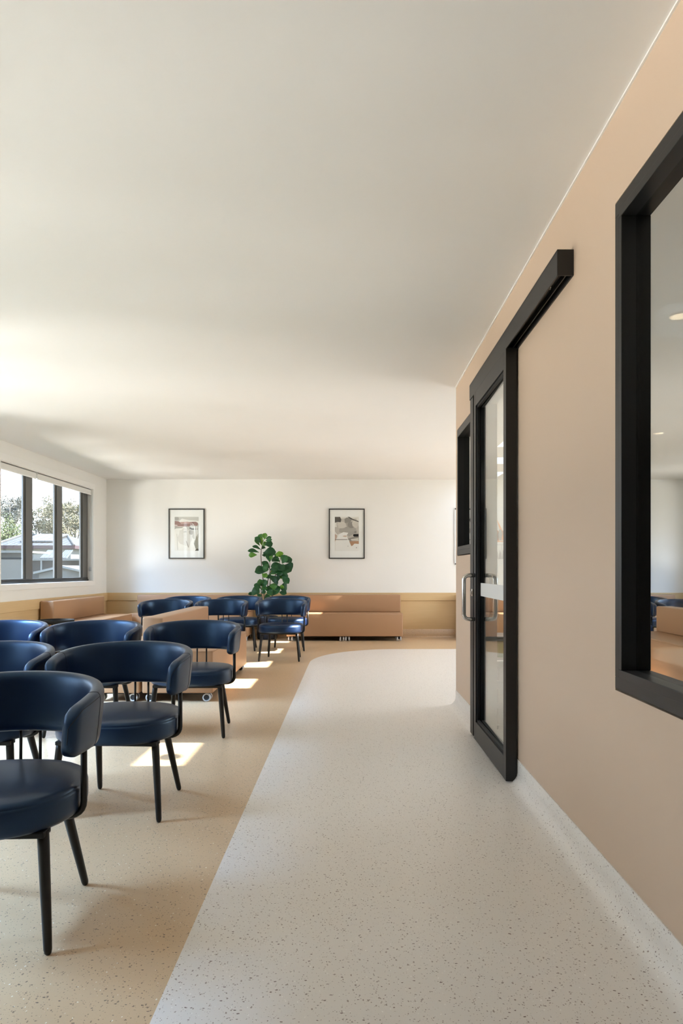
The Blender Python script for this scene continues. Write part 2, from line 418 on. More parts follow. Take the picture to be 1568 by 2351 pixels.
# ------------------------------------------------------------------ right wall windows in black frames
def right_window(n, y0, y1, z0, z1, glass, head=0.05, labg=None):
    w = bpy.data.objects.new('window_%d' % n, None); COL.objects.link(w); w.location = (XR, y0, z0); w['kind'] = 'structure'
    inv = Matrix.Translation((-XR, -y0, -z0))
    def part(nm, bm, m, **k):
        bm.transform(inv); return build(nm, bm, m, w, **k)
    def ring(bm, x0, x1, o, wj, wh, ws, bev=0.002):
        box(bm, x0, x1, y0 + o, y1 - o, z1 - o - wh, z1 - o, bev=bev); box(bm, x0, x1, y0 + o, y1 - o, z0 + o, z0 + o + ws, bev=bev)
        box(bm, x0, x1, y0 + o, y0 + o + wj, z0 + o + ws, z1 - o - wh, bev=bev); box(bm, x0, x1, y1 - o - wj, y1 - o, z0 + o + ws, z1 - o - wh, bev=bev)
    bm = bmesh.new(); ring(bm, XR - 0.004, XR2, 0.007, 0.034, head, 0.040); part('outer_frame', bm, 'black')
    bm = bmesh.new(); ring(bm, XR - 0.007, XR2 - 0.002, 0.046, 0.022, 0.028, 0.030)
    part('sash_frame', bm, 'black')
    bm = bmesh.new(); ring(bm, XR + 0.0455, XR + 0.06, 0.06, 0.012, 0.012, 0.012, bev=0.001); part('glazing_bead', bm, 'black_matt')
    part('glass', B(XR + 0.042, XR + 0.046, y0 + 0.05, y1 - 0.05, z0 + 0.05, z1 - 0.05), glass)
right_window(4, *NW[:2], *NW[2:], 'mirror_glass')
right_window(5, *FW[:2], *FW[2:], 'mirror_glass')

# ------------------------------------------------------------------ sliding door with its track
door = bpy.data.objects.new('door_1', None); COL.objects.link(door); door.location = (0.86, 4.12, 0); door['kind'] = 'structure'
dinv = Matrix.Translation((-0.86, -4.12, 0))
def dpart(nm, bm, m, par=door, **k):
    bm.transform(dinv); return build(nm, bm, m, par, **k)
bm = bmesh.new()
box(bm, 0.833, 0.839, 2.755, 4.765, 2.328, 2.433, bev=0.001); box(bm, 0.833, 0.90, 2.755, 4.765, 2.427, 2.433, bev=0.001)
tc = dpart('track_cover', bm, 'black')
bm = bmesh.new(); box(bm, 0.833, 0.90, 2.748, 2.755, 2.328, 2.433, bev=0.001); box(bm, 0.833, 0.90, 4.765, 4.772, 2.328, 2.433, bev=0.001)
tube(bm, [(0.872, 2.7485, 2.366), (0.872, 2.746, 2.366)], 0.003, 8); dpart('end_cap', bm, 'black')
bm = bmesh.new()
box(bm, 0.894, 0.90, 2.755, 4.765, 2.328, 2.427); box(bm, 0.845, 0.852, 2.76, 4.76, 2.345, 2.38); box(bm, 0.872, 0.876, 2.76, 4.76, 2.335, 2.36); box(bm, 0.852, 0.89, 2.76, 4.76, 2.38, 2.386)
tr = dpart('track_rail', bm, 'black')
bm = bmesh.new(); tube(bm, [(0.862, 2.93, 2.362), (0.862, 2.96, 2.362)], 0.006, 8); tube(bm, [(0.862, 2.945, 2.352), (0.862, 2.945, 2.372)], 0.004, 8)
dpart('track_stop', bm, 'steel', tr)
DY0, DY1, DZ0, DZ1 = 3.655, 4.60, 0.012, 2.335
bm = bmesh.new()
box(bm, 0.833, 0.892, DY0, DY0 + 0.062, DZ0, DZ1, bev=0.002); box(bm, 0.833, 0.892, DY1 - 0.062, DY1, DZ0, DZ1, bev=0.002)
box(bm, 0.8335, 0.891, DY0 + 0.062, DY1 - 0.062, DZ1 - 0.10, DZ1, bev=0.002); box(bm, 0.8335, 0.891, DY0 + 0.062, DY1 - 0.062, DZ0, DZ0 + 0.122, bev=0.002)
leaf = dpart('leaf_frame', bm, 'black')
bm = bmesh.new()
yA, yB, zA, zB = DY0 + 0.062, DY1 - 0.062, DZ0 + 0.122, DZ1 - 0.10
for (x0, x1, w) in ((0.842, 0.858, 0.016), (0.866, 0.884, 0.016)):
    box(bm, x0, x1, yA, yB, zB - w, zB); box(bm, x0, x1, yA, yB, zA, zA + w); box(bm, x0, x1, yA, yA + w * 0.5, zA, zB); box(bm, x0, x1, yB - w, yB, zA, zB)
dpart('glazing_bead', bm, 'black_matt', leaf)
gl = dpart('glass', B(0.860, 0.865, yA - 0.01, yB + 0.01, zA - 0.01, zB + 0.01), 'door_glass', door)
gl.rotation_euler.z = -0.0155
dpart('manifestation_strip', B(0.8575, 0.8595, yA + 0.005, yB - 0.012, 0.972, 1.058), 'frost', gl, label='pale frosted strip across the glass')
def pull(x_face, x_grip):
    bm = bmesh.new(); y = DY1 - 0.10 + 0.068; z0, z1 = 0.815, 1.108; r = 0.0135; sgn = 1 if x_grip > x_face else -1
    pts = [(x_face, y, z1)] + bend((x_grip - sgn * 0.035, y, z1), (x_grip, y, z1), (x_grip, y, z1 - 0.035), 6) + bend((x_grip, y, z0 + 0.035), (x_grip, y, z0), (x_grip - sgn * 0.035, y, z0), 6) + [(x_face, y, z0)]
    tube(bm, pts, r, 14); return bm
dpart('handle', pull(0.836, 0.760), 'steel', leaf, label='D-shaped steel pull handle')
dpart('handle', pull(0.889, 0.945), 'steel', leaf, label='D-shaped steel pull handle behind the glass')
bm = B(0.838, 0.90, 4.66, 4.772, 0.012, 2.328, bev=0.002); dpart('door_jamb', bm, 'black')
bm = bmesh.new(); box(bm, 0.832, 0.85, 4.655, 4.70, 0.965, 1.015, bev=0.003); box(bm, 0.826, 0.834, 4.665, 4.685, 0.975, 1.0, bev=0.002); dpart('lock_keeper', bm, 'steel')
# pale lining of the doorway
bm = bmesh.new(); box(bm, XR + 0.002, XR2 + 0.012, 4.706, 4.722, 0.0, 2.30); box(bm, XR + 0.002, XR2 + 0.012, 3.738, 3.75, 0.0, 2.30); box(bm, XR + 0.002, XR2 + 0.012, 3.74, 4.72, 2.288, 2.302)
dpart('doorway_lining', bm, 'trim')

# ------------------------------------------------------------------ chair
def make_chair():
    t = thing('lounge_chair', 'x', 'chair', group='navy barrel chairs')
    # seat
    bm = bmesh.new(); n = 48
    prof = [(0.90, 0.357), (0.965, 0.358), (0.99, 0.367), (1.0, 0.382), (1.0, 0.430), (0.992, 0.441), (0.988, 0.4415), (0.988, 0.4435), (0.975, 0.452), (0.93, 0.459), (0.78, 0.464), (0.5, 0.467), (0.2, 0.468)]
    rings = []
    for (s, z) in prof:
        ring = []
        for k in range(n):
            a = 2 * math.pi * k / n; c, d = math.cos(a), math.sin(a); e = 2 / 2.35
            ring.append(bm.verts.new((0.283 * s * math.copysign(abs(c) ** e, c), -0.028 + 0.272 * s * math.copysign(abs(d) ** e, d), z)))
        rings.append(ring)
    for a, b in zip(rings, rings[1:]):
        for k in range(n): bm.faces.new((a[k], a[(k + 1) % n], b[(k + 1) % n], b[k])).smooth = True
    bm.faces.new(rings[0][::-1]); bm.faces.new(rings[-1]).smooth = True
    seat = build('seat', bm, 'navy', t)
    # backrest: a padded band bent into a U
    path = []
    for k in range(9): path.append((-0.281 - 0.017 * math.sin(k / 8 * HP), -0.165 + 0.165 * k / 8))
    for k in range(1, 32):
        a = math.pi - math.pi * k / 32; path.append((0.298 * math.cos(a), 0.262 * math.sin(a)))
    for k in range(8, -1, -1): path.append((0.281 + 0.017 * math.sin(k / 8 * HP), -0.165 + 0.165 * k / 8))
    # finer rings near the tips
    def lerp(p, q, t): return (p[0] + (q[0] - p[0]) * t, p[1] + (q[1] - p[1]) * t)
    fine = [lerp(path[0], path[1], t) for t in (0, 0.12, 0.3, 0.55)]
    fineR = [(-x, y) for x, y in fine][::-1]
    path = fine + path[1:-1] + fineR
    L = [0.0]
    for p, q in zip(path, path[1:]): L.append(L[-1] + math.dist(p, q))
    tot = L[-1]; bm = bmesh.new(); rings = []; N = 28; seam_rings = {}
    for i, p in enumerate(path):
        q0 = path[max(i - 1, 0)]; q1 = path[min(i + 1, len(path) - 1)]
        d = Vector((q1[0] - q0[0], q1[1] - q0[1], 0)).normalized(); out = Vector((-d.y, d.x, 0))
        if out.dot(Vector((p[0], p[1] + 0.02, 0))) < 0: out = -out
        e = min(L[i], tot - L[i]); u = abs(L[i] / tot - 0.5) * 2
        top = 0.770 - 0.062 * u ** 2.2; bot = 0.556
        rh = 0.050; k = max(0.0, rh - e); dz = rh - math.sqrt(max(0, rh * rh - k * k)); top -= dz; bot += dz * 0.9
        rt = 0.026; k2 = max(0.0, rt - e); th = 0.026 * math.sqrt(max(0.02, 1 - (k2 / rt) ** 2))
        zc = (top + bot) / 2; hh = (top - bot) / 2; ring = []
        for j in range(N):
            a = 2 * math.pi * j / N; c, s = math.cos(a), math.sin(a)
            ox = th * math.copysign(abs(c) ** 0.62, c); oz = hh * math.copysign(abs(s) ** 0.36, s)
            lean = (zc + oz - 0.556) * 0.10 - 0.004
            ring.append(bm.verts.new(Vector((p[0], p[1], zc + oz)) + out * (ox + lean)))
        rings.append(ring)
    for a, b in zip(rings, rings[1:]):
        for j in range(N): bm.faces.new((a[j], a[(j + 1) % N], b[(j + 1) % N], b[j])).smooth = True
    bm.faces.new(rings[0]); bm.faces.new(rings[-1][::-1])
    seam_pts = []
    for idx in (11, len(rings) - 12):
        seam_pts.append([v.co.copy() * 1.0 for v in rings[idx]] + [rings[idx][0].co.copy()])
    for half in (rings[:12], rings[:-13:-1]):            # stitch line round each arm tip, along its outer face
        jt = [max(range(N), key=lambda j: (r[j].co - r[(j + N // 2) % N].co).dot(r[0].co - r[N // 2].co) * 0.9 + (r[j].co.z - r[0].co.z) * 0.5) for r in half]
        seam_pts.append([r[3].co.copy() for r in half[::-1]] + [half[0][j].co.copy() for j in (2, 1, 0, N - 1, N - 2, N - 3)])
    back = build('backrest', bm, 'navy', t)
    for pts in seam_pts:
        bm = bmesh.new(); tube(bm, pts, 0.0012, 5, caps=False); build('seam', bm, 'seam', back, normals=False)
    # legs
    for (tx, ty, bx, by) in ((0.222, -0.185, 0.2535, -0.2275), (-0.222, -0.185, -0.2535, -0.2275), (0.172, 0.115, 0.21, 0.2275), (-0.172, 0.115, -0.21, 0.2275)):
        bm = bmesh.new(); T = Vector((tx, ty, 0.352)); Bt = Vector((bx, by, 0.0))
        at = lambda f: T + (Bt - T) * f
        tube(bm, [at(0), at(0.12), at(0.5), at(0.955), at(0.985), at(1.0)], [0.0175, 0.0175, 0.0155, 0.0125, 0.0105, 0.006], 12)
        build('leg', bm, 'leg', t)
    # side supports and rear rods
    for s in (-1, 1):
        bm = bmesh.new()
        tube(bm, [(s * 0.296, -0.045, 0.575), (s * 0.2965, -0.045, 0.42)] + bend((s * 0.2965, -0.045, 0.395), (s * 0.2965, -0.045, 0.348), (s * 0.24, -0.045, 0.346), 6) + [(s * 0.16, -0.045, 0.346)], 0.0105, 10)
        build('arm_support', bm, 'leg', t)
    for s in (-1, 1):
        bm = bmesh.new()
        tube(bm, [(s * 0.035, 0.262, 0.572), (s * 0.035, 0.259, 0.42)] + bend((s * 0.035, 0.259, 0.39), (s * 0.035, 0.258, 0.350), (s * 0.035, 0.21, 0.348), 5) + [(s * 0.035, 0.12, 0.348)], 0.0058, 8)
        build('back_rod', bm, 'leg', t)
    bm = bmesh.new()
    box(bm, -0.235, 0.235, -0.215, -0.155, 0.338, 0.357, bev=0.004); box(bm, -0.20, 0.20, 0.085, 0.14, 0.338, 0.357, bev=0.004)
    box(bm, -0.05, 0.05, -0.16, 0.13, 0.343, 0.357, bev=0.003); lathe(bm, [(0.20, 0.350), (0.20, 0.3575)], 0, -0.03, 32)
    build('seat_frame', bm, 'black_matt', t)
    return t

CHAIRS = [
    (-1.160, 2.243, 2.5, 'navy barrel chair nearest the camera, cut by the left edge of the photo'),
    (-1.1085, 3.332, -2.7, 'navy barrel chair directly behind the nearest one, a sun patch behind its right legs'),
    (-1.1145, 4.870, 0.0, 'navy barrel chair standing before the end of the free-standing tan bench'),
    (-1.800, 3.335, 1.5, 'navy barrel chair cut by the left edge, just behind the nearest chair'),
    (-2.510, 4.870, 3.0, 'navy barrel chair at far left edge of photo, in front of the round side table'),
    (-1.830, 4.870, -1.0, 'navy barrel chair in the third row with its back below the side table'),
    (-2.330, 8.650, -1.5, 'navy barrel chair just behind the free-standing bench backrest, its left arm clear above it'),
    (-2.330, 9.800, 2.0, 'navy barrel chair with only its back top showing, against the left far-wall bench'),
    (-1.630, 8.680, -1.0, 'navy barrel chair partly hidden by the far end of the free-standing bench'),
    (-1.600, 9.867, 0.0, 'navy barrel chair just left of the potted fig'),
    (-0.880, 8.770, -3.0, 'rightmost front navy barrel chair, sunlight on its seat, in front of the fig pot'),
    (-0.905, 9.870, 0.0, 'navy barrel chair close behind the sunlit one, beside the right-hand wall bench'),
]
proto = make_chair()
for i, (x, y, a, lab) in enumerate(CHAIRS):
    c = proto if i == 0 else copy_tree(proto)
    c.location = (x, y, 0); c.rotation_euler = (0, 0, math.radians(a)); c['label'] = lab

# ------------------------------------------------------------------ benches on castors
def caster(par, x, y):
    c = bmesh.new(); box(c, x - 0.016, x + 0.016, y - 0.022, y + 0.022, 0.03, 0.078, bev=0.006)
    tube(c, [(x - 0.034, y, 0.036), (x + 0.034, y, 0.036)], 0.006, 8)
    co = build('caster', c, 'rubber', par)
    for s in (-1, 1):
        bm = bmesh.new()
        prof = [(0.014, 0.010), (0.024, 0.010), (0.0245, 0.0125), (0.034, 0.0125), (0.036, 0.010), (0.036, -0.010), (0.034, -0.0115), (0.014, -0.0115)]
        lathe(bm, prof, n=24, mi=0)
        for f in bm.faces:
            r = sum((v.co.x ** 2 + v.co.y ** 2) ** 0.5 for v in f.verts) / len(f.verts); z = f.calc_center_median().z
            f.material_index = 1 if (r < 0.0245 and len(f.verts) == 4) or len(f.verts) > 4 else 0
        mt = Matrix.Translation((x + s * 0.026, y, 0.036)) @ Matrix.Rotation(s * HP, 4, 'Y'); bm.transform(mt)
        build('wheel', bm, ['pale_plastic', 'rubber'], co)

def bench(name, label, cat, length, depth, loc, rz, back=True, ncast=2, group='tan leather benches', backwid=0.18):
    """Length along local x, front towards local -y; origin at the middle of the front edge."""
    t = thing(name, label, cat, loc, rz, group); h = length / 2
    build('seat', B(-h, h, 0, depth, 0.076, 0.445, bev=0.012, seg=3), 'tan_leather', t, smooth=True)
    bm = bmesh.new()
    for z in (0.434,):
        tube(bm, [(-h + 0.006, -0.0006, z), (h - 0.006, -0.0006, z)], 0.002, 6); tube(bm, [(-h - 0.0006, 0.006, z), (-h - 0.0006, depth - 0.006, z)], 0.002, 6); tube(bm, [(h + 0.0006, 0.006, z), (h + 0.0006, depth - 0.006, z)], 0.002, 6)
    build('piping', bm, 'tan_leather', t)
    if back:
        b0 = depth - backwid
        build('backrest', B(-h + 0.004, h - 0.004, b0, depth, 0.445, 0.732, bev=0.014, seg=3), 'tan_leather', t, smooth=True)
    build('chassis', B(-h + 0.05, h - 0.05, 0.05, depth - 0.05, 0.062, 0.078), 'black_matt', t)  # black plate put in for the shadow under the seat
    xs = [-h + 0.06, h - 0.06] + ([-0.045, 0.045] if ncast == 4 else [])
    for x in xs:
        for y in (0.06, depth - 0.06): caster(t, x, y)
    return t
bench('upholstered_bench', 'tan leather bench with backrest against far wall, right of the potted fig', 'bench', 1.88, 0.61, (-0.09, 11.03, 0), 0, ncast=4)
bench('upholstered_bench', 'tan leather bench along the far wall left of the fig, mostly hidden by chairs', 'bench', 1.93, 0.61, (-2.615, 11.03, 0), 0, ncast=4)
bench('upholstered_bench', 'tan leather bench standing under the window along the left wall', 'bench', 1.90, 0.62, (-3.51, 10.04, 0), HP, ncast=2)
bench('upholstered_bench', 'free-standing tan leather bench in mid-room, sun patch by its near end', 'bench', 1.92, 0.615, (-1.19, 6.88, 0), HP, ncast=2)
bench('upholstered_ottoman', 'backless tan leather bench set behind the free-standing bench backrest', 'ottoman', 1.33, 0.405, (-1.83, 6.59, 0), HP, back=False)
bench('upholstered_bench', 'tan leather bench on the far wall seen through the glass door', 'bench', 1.90, 0.61, (2.75, 11.03, 0), 0, ncast=4)

# ------------------------------------------------------------------ side table
t = thing('side_table', 'small round black tray table near the window-side bench', 'table', (-3.50, 8.12, 0))
bm = bmesh.new(); lathe(bm, [(0.195, 0.512), (0.205, 0.516), (0.208, 0.556), (0.203, 0.557), (0.199, 0.524), (0.0, 0.523)][:-1], n=40); build('table_top', bm, 'black_matt', t)
bm = bmesh.new(); tube(bm, [(-0.04, 0, 0.014), (-0.04, 0, 0.513)], 0.011, 12); build('stem', bm, 'black', t)
bm = bmesh.new(); lathe(bm, [(0.15, 0.0), (0.155, 0.004), (0.15, 0.014)], n=36); build('base', bm, 'black', t)

# ------------------------------------------------------------------ potted fig
def px(x, y, d): s = 1568.0 / d; return Vector(((x - 804) / s, d, 1.14 - (y - 1310) / s))
PC = Vector((-1.385, 11.40, 0))
t = thing('potted_fig', 'leafy green fiddle-leaf fig in a dark ribbed pot against the far wall', 'plant', PC)
bm = bmesh.new()
lathe(bm, [(0.150, 0.0), (0.162, 0.012), (0.168, 0.10), (0.172, 0.36), (0.172, 0.385), (0.150, 0.385), (0.148, 0.33)], n=96, ribs=lambda k, n: 1.0 + (0.018 if k % 4 < 2 else -0.022), caps=False)
f = bm.faces.new([v for v in bm.verts if abs(v.co.z) < 1e-6]); build('pot', bm, 'pot', t)
bm = bmesh.new(); lathe(bm, [(0.02, 0.332), (0.149, 0.330)], n=32); build('soil', bm, 'soil', t)
k7 = 130 / 1568.0
def c7(x, y, d): return px(560 + x * k7, 1210 + y * k7, d) - PC
DM = 11.40
STEMS = [[(560, 2200), (560, 1900), (530, 1450), (490, 1080), (470, 800), (480, 640), (520, 430), (560, 330)],
         [(620, 2200), (650, 1950), (660, 1500), (720, 1250), (715, 960), (730, 800)],
         [(660, 2200), (700, 1950), (720, 1600), (740, 1350), (720, 1180), (640, 1060)],
         [(700, 2200), (800, 1800), (845, 1500), (880, 1250), (980, 1020), (1020, 830)],
         [(560, 2200), (500, 1950), (475, 1750), (490, 1600)], [(700, 2200), (780, 1980), (820, 1800), (830, 1700)]]
for st in STEMS:
    bm = bmesh.new(); pts = []
    for i, (x, y) in enumerate(st):
        p = c7(x, y, DM)
        if i == 0: p.z = 0.31; p.x *= 0.5
        pts.append(p)
    tube(bm, pts, [0.010 - 0.006 * i / (len(pts) - 1) for i in range(len(pts))], 8); build('stem', bm, 'stem', t)
LEAVES = [(560,340,600,165,110,.75),(520,350,415,205,110,.55),(480,430,300,285,110,.3),(440,520,295,345,70,.6),(505,520,450,270,80,.85),(520,530,650,430,100,.7),(570,490,800,455,160,.15),
 (600,375,775,350,90,.45),(590,325,765,278,55,.35),(480,610,585,545,90,.2),(470,625,230,525,75,.2),(420,700,100,655,95,.2),(360,770,130,780,110,.75),(530,720,890,690,190,.15),(500,775,600,790,70,.2),
 (715,970,700,715,150,.45),(720,830,565,700,80,.65),(720,910,785,800,80,.7),(1000,835,965,668,155,.9),(950,825,860,740,90,.4),(1060,1010,1200,790,180,.5),(1150,980,1335,885,160,.2),
 (1000,955,770,880,140,.3),(980,885,830,850,100,.4),(1080,1055,740,1095,140,.15),(1100,1060,1310,1230,280,.12),(720,1130,498,960,120,.2),(660,1210,298,1245,210,.2),(680,1190,515,1085,170,.45),
 (625,1275,560,1405,120,.8),(730,1290,1120,1175,150,.35),(725,1310,880,1210,110,.95),(880,1320,1230,1360,150,.15),(1050,1350,1245,1565,140,.25),(920,1370,800,1520,260,.08),(920,1330,1085,1425,70,.75),
 (720,1190,990,1100,150,.25),(480,1630,430,1445,130,.5),(500,1650,650,1490,150,.4),(470,1710,315,1560,120,.4),(480,1745,630,1650,120,.55),(440,1815,215,1765,180,.3),(210,1890,155,1800,90,.25),(480,1830,610,1790,120,.2),
 (440,1790,290,1570,85,.25),(470,1860,390,1930,100,.2),(830,1750,830,1555,160,.6),(760,1790,650,1640,170,.25),(830,1765,1000,1740,80,.7),(780,1900,740,1800,130,.97),(800,1890,1000,1650,210,.45),(980,1660,1190,1720,240,.1),
 (970,1710,1110,1640,90,.85),(780,1900,660,1750,120,.35),(980,1800,1180,1850,130,.15),(560,2000,720,1910,130,.25),(900,1500,1000,1420,180,.1),(860,1180,1080,1290,170,.2),(640,1330,720,1420,120,.3),(930,1120,1130,1180,170,.12)]
bm = bmesh.new(); tone = bm.faces.layers.float.new('tone')
rl = random.Random(3)
for (x0, y0, x1, y1, w, tn) in LEAVES:
    dd = rl.uniform(-0.12, 0.02); de = dd + rl.uniform(-0.09, 0.05)
    b0 = c7(x0, y0, DM + dd); b1 = c7(x1, y1, DM + de); ax = b1 - b0; ln = ax.length; d = ax.normalized()
    view = (Vector((0, -1, 0.45 + rl.uniform(-0.3, 0.3)))).normalized(); sd = d.cross(view).normalized(); nrm = sd.cross(d)
    if nrm.y > 0: nrm = -nrm
    hw = w * k7 / (1568 / DM) / 2 * 1.42; NS = 8; rows = []
    for i in range(NS + 1):
        f_ = i / NS; wd = hw * (math.sin(math.pi * min(1, f_ ** 1.55 * 0.985 + 0.012)) ** 0.72)
        mid = b0 + d * ln * f_ + nrm * (0.10 * ln * math.sin(math.pi * f_) - 0.02 * ln * f_)
        row = []
        for c in (-1, -0.5, 0, 0.5, 1):
            row.append(bm.verts.new(mid + sd * (wd * c) + nrm * (abs(c) * wd * 0.32 + 0.004 * math.sin(9 * f_ + 3 * c))))
        rows.append(row)
    for a, b in zip(rows, rows[1:]):
        for j in range(4):
            q = bm.faces.new((a[j], a[j + 1], b[j + 1], b[j])); q.smooth = True; q[tone] = min(1, max(0, tn + rl.uniform(-0.06, 0.06)))
build('foliage', bm, 'leaf', t, normals=False)

# ------------------------------------------------------------------ framed prints
def print_mats(cols):
    out = []
    for i, c in enumerate(cols): out.append(plain('print_ink', rgb(*c), 0.8, var=0.10))
    return out
def picture(xa, label, cols, shapes):
    w, h = 0.612, 0.857; z0 = 1.341; y = FAR
    t = thing('framed_print', label, 'picture', (xa, y, z0), group='framed abstract prints on the far wall')
    bm = bmesh.new()
    box(bm, 0, 0.018, -0.030, -0.001, 0, h, bev=0.001); box(bm, w - 0.018, w, -0.030, -0.001, 0, h, bev=0.001)
    box(bm, 0.018, w - 0.018, -0.030, -0.001, 0, 0.018, bev=0.001); box(bm, 0.018, w - 0.018, -0.030, -0.001, h - 0.018, h, bev=0.001)
    build('frame', bm, 'frame_grey', t)
    build('mat_board', B(0.018, w - 0.018, -0.014, -0.002, 0.018, h - 0.018), 'mat', t)
    bm = bmesh.new(); X0, X1, Z0, Z1 = 0.102, 0.512, 0.138, 0.716
    mats = print_mats(cols)
    def poly(pts, mi, lay):
        vs = [bm.verts.new((X0 + (X1 - X0) * u, -0.0145 - 0.0001 * lay, Z1 - (Z1 - Z0) * v)) for u, v in pts]
        for tri in tessellate_polygon([[Vector((u, v, 0)) for u, v in pts]]):
            try: f = bm.faces.new([vs[i] for i in tri]); f.material_index = mi
            except ValueError: pass
    poly([(0, 0), (1, 0), (1, 1), (0, 1)], 0, 0)
    for lay, (mi, pts) in enumerate(shapes): poly(pts, mi, lay + 1)
    for f in bm.faces:
        f.normal_update()
        if f.normal.y > 0: f.normal_flip()
    build('print', bm, mats, t, normals=False)
    build('glass', B(0.017, w - 0.017, -0.0245, -0.0225, 0.017, h - 0.017), 'clear', t)
def blob(cx, cy, rx, ry, seed, n=18, j=0.18):
    r = random.Random(seed)
    return [(min(1, max(0, cx + rx * (1 + r.uniform(-j, j)) * math.cos(2 * math.pi * k / n))), min(1, max(0, cy + ry * (1 + r.uniform(-j, j)) * math.sin(2 * math.pi * k / n)))) for k in range(n)]
picture(-3.10, 'framed print with a dusty pink band, left one on the far wall',
    [(242, 240, 235), (206, 204, 198), (160, 128, 122), (196, 164, 156), (90, 86, 78), (178, 174, 168), (226, 223, 218), (160, 158, 146), (250, 249, 246)],
    [(1, [(0, 0), (1, 0), (1, .12), (.6, .10), (.3, .05), (.18, .12), (0, .13)]), (5, blob(.08, .05, .1, .06, 1)), (1, [(.45, .26), (1, .2), (1, .62), (.8, .66), (.6, .5)]),
     (2, [(0, .12), (.16, .13), (.25, .17), (.6, .15), (.88, .14), (.97, .18), (.96, .25), (.88, .27), (.7, .25), (.6, .28), (.3, .285), (0, .28)]), (3, [(.25, .15), (.56, .14), (.72, .18), (.6, .2), (.25, .21)]),
     (8, [(0, .235), (.1, .24), (.13, .26), (0, .255)]), (5, [(0, .29), (.36, .30), (.3, .33), (.05, .34), (0, .37)]), (6, blob(.45, .6, .3, .28, 4)), (4, [(.6, .33), (.66, .31), (.72, .34), (.98, .35), (.96, .37), (.7, .38)]),
     (5, [(.36, .44), (.48, .43), (.5, .45), (.38, .455)]), (5, blob(.68, .46, .09, .07, 5)), (7, [(.86, .6), (.98, .5), (1, .98), (.9, .99), (.8, .8)]), (4, [(.86, .98), (.95, .93), (1, .96), (1, 1), (.85, 1)]),
     (8, [(.7, .17), (.78, .22), (.86, .34), (.88, .6), (.85, .72), (.83, .5), (.8, .26)]), (8, [(.9, .28), (.93, .28), (.95, .5), (.93, .62), (.9, .4)]), (1, [(.08, .5), (.1, .5), (.14, .98), (.12, .98)]), (5, [(.46, .7), (.5, .72), (.6, .9), (.56, .9)])])
picture(-0.365, 'framed print with dark corner and rust wedge, right of the fig',
    [(232, 229, 223), (176, 170, 163), (84, 80, 75), (198, 192, 184), (36, 33, 31), (186, 146, 118), (240, 238, 235), (150, 145, 138), (206, 180, 164), (214, 208, 199)],
    [(3, [(.05, .05), (.9, .05), (1, .3), (1, .6), (.6, .7), (.1, .45)]), (1, blob(.55, .36, .34, .2, 11)), (7, blob(.68, .24, .16, .09, 12)), (9, blob(.3, .25, .2, .10, 13)), (3, [(0, .3), (.12, .3), (.2, .5), (.1, .52), (0, .42)]),
     (9, blob(.86, .2, .14, .12, 14)), (2, [(0, 0), (.22, 0), (.27, .08), (.24, .16), (.12, .145), (0, .175)]), (7, [(.4, .06), (.5, .02), (.72, .05), (.66, .16), (.42, .18)]), (2, [(.52, 0), (.6, 0), (.78, .07), (1, .13), (.98, .15), (.7, .08)]),
     (8, [(0, .5), (.1, .55), (.08, .66), (0, .74)]), (6, [(.05, .66), (.2, .5), (.36, .45), (.56, .47), (.5, .54), (.55, .66)]), (8, blob(.42, .57, .08, .02, 15)), (7, [(0, .66), (.55, .66), (.5, .68), (0, .68)]),
     (7, [(.55, .64), (.75, .6), (1, .57), (1, .7), (.62, .72)]), (9, [(.66, .66), (.98, .62), (.98, .7), (.7, .7)]), (5, [(.6, .72), (1, .71), (1, .8), (.8, .8), (.76, .85), (.68, .86)]), (6, [(.02, .7), (.56, .68), (.7, .88), (.82, .79), (1, .8), (1, .99), (.02, .99)]),
     (4, [(.78, .51), (.99, .505), (.99, .58), (.8, .585), (.76, .55)]), (7, blob(.86, .45, .05, .03, 16)), (7, blob(.9, .91, .015, .02, 17)), (7, blob(.55, .865, .012, .012, 18))])

# ------------------------------------------------------------------ notice board on the far wall, mostly behind the glazed wall
t = thing('notice_board', 'white acrylic notice board with orange sunburst artwork seen through the glass door', 'board', (1.78, FAR, 1.237))
build('panel', B(0, 1.18, -0.016, -0.004, 0, 0.975, bev=0.002), 'white_plastic', t)
bm = bmesh.new()
for (x, z) in ((0.017, 0.957), (0.017, 0.018), (1.163, 0.957), (1.163, 0.018)): tube(bm, [(x, -0.0155, z), (x, -0.022, z)], 0.011, 12)
build('stand_off', bm, 'black', t)
or1 = plain('orange_ink', rgb(240, 160, 96), 0.7); gr1 = plain('grey_ink', rgb(150, 148, 146), 0.7)
bm = bmesh.new()
def flat(bm, pts, lay=1):
    f = bm.faces.new([bm.verts.new((x, -0.0163 - 0.0002 * lay, z)) for x, z in pts]); f.normal_update()
    if f.normal.y > 0: f.normal_flip()
SC = (0.86, 0.43)
for k in range(9):
    a = math.radians(4 + k * 21.5); l = 0.40 if k % 2 else 0.46
    flat(bm, [(SC[0] + 0.10 * math.cos(a - 0.28), SC[1] + 0.10 * math.sin(a - 0.28)), (SC[0] + l * math.cos(a), SC[1] + l * math.sin(a)), (SC[0] + 0.10 * math.cos(a + 0.28), SC[1] + 0.10 * math.sin(a + 0.28))])
flat(bm, [(SC[0] + 0.3 * math.cos(math.pi * k / 16), SC[1] - 0.005 + 0.16 * math.sin(math.pi * k / 16)) for k in range(17)])
flat(bm, [(0.4, 0.385), (0.8, 0.41), (1.15, 0.40), (1.15, 0.385), (0.8, 0.395), (0.4, 0.365)])
build('sunburst', bm, or1, t, normals=False)
bm = bmesh.new()
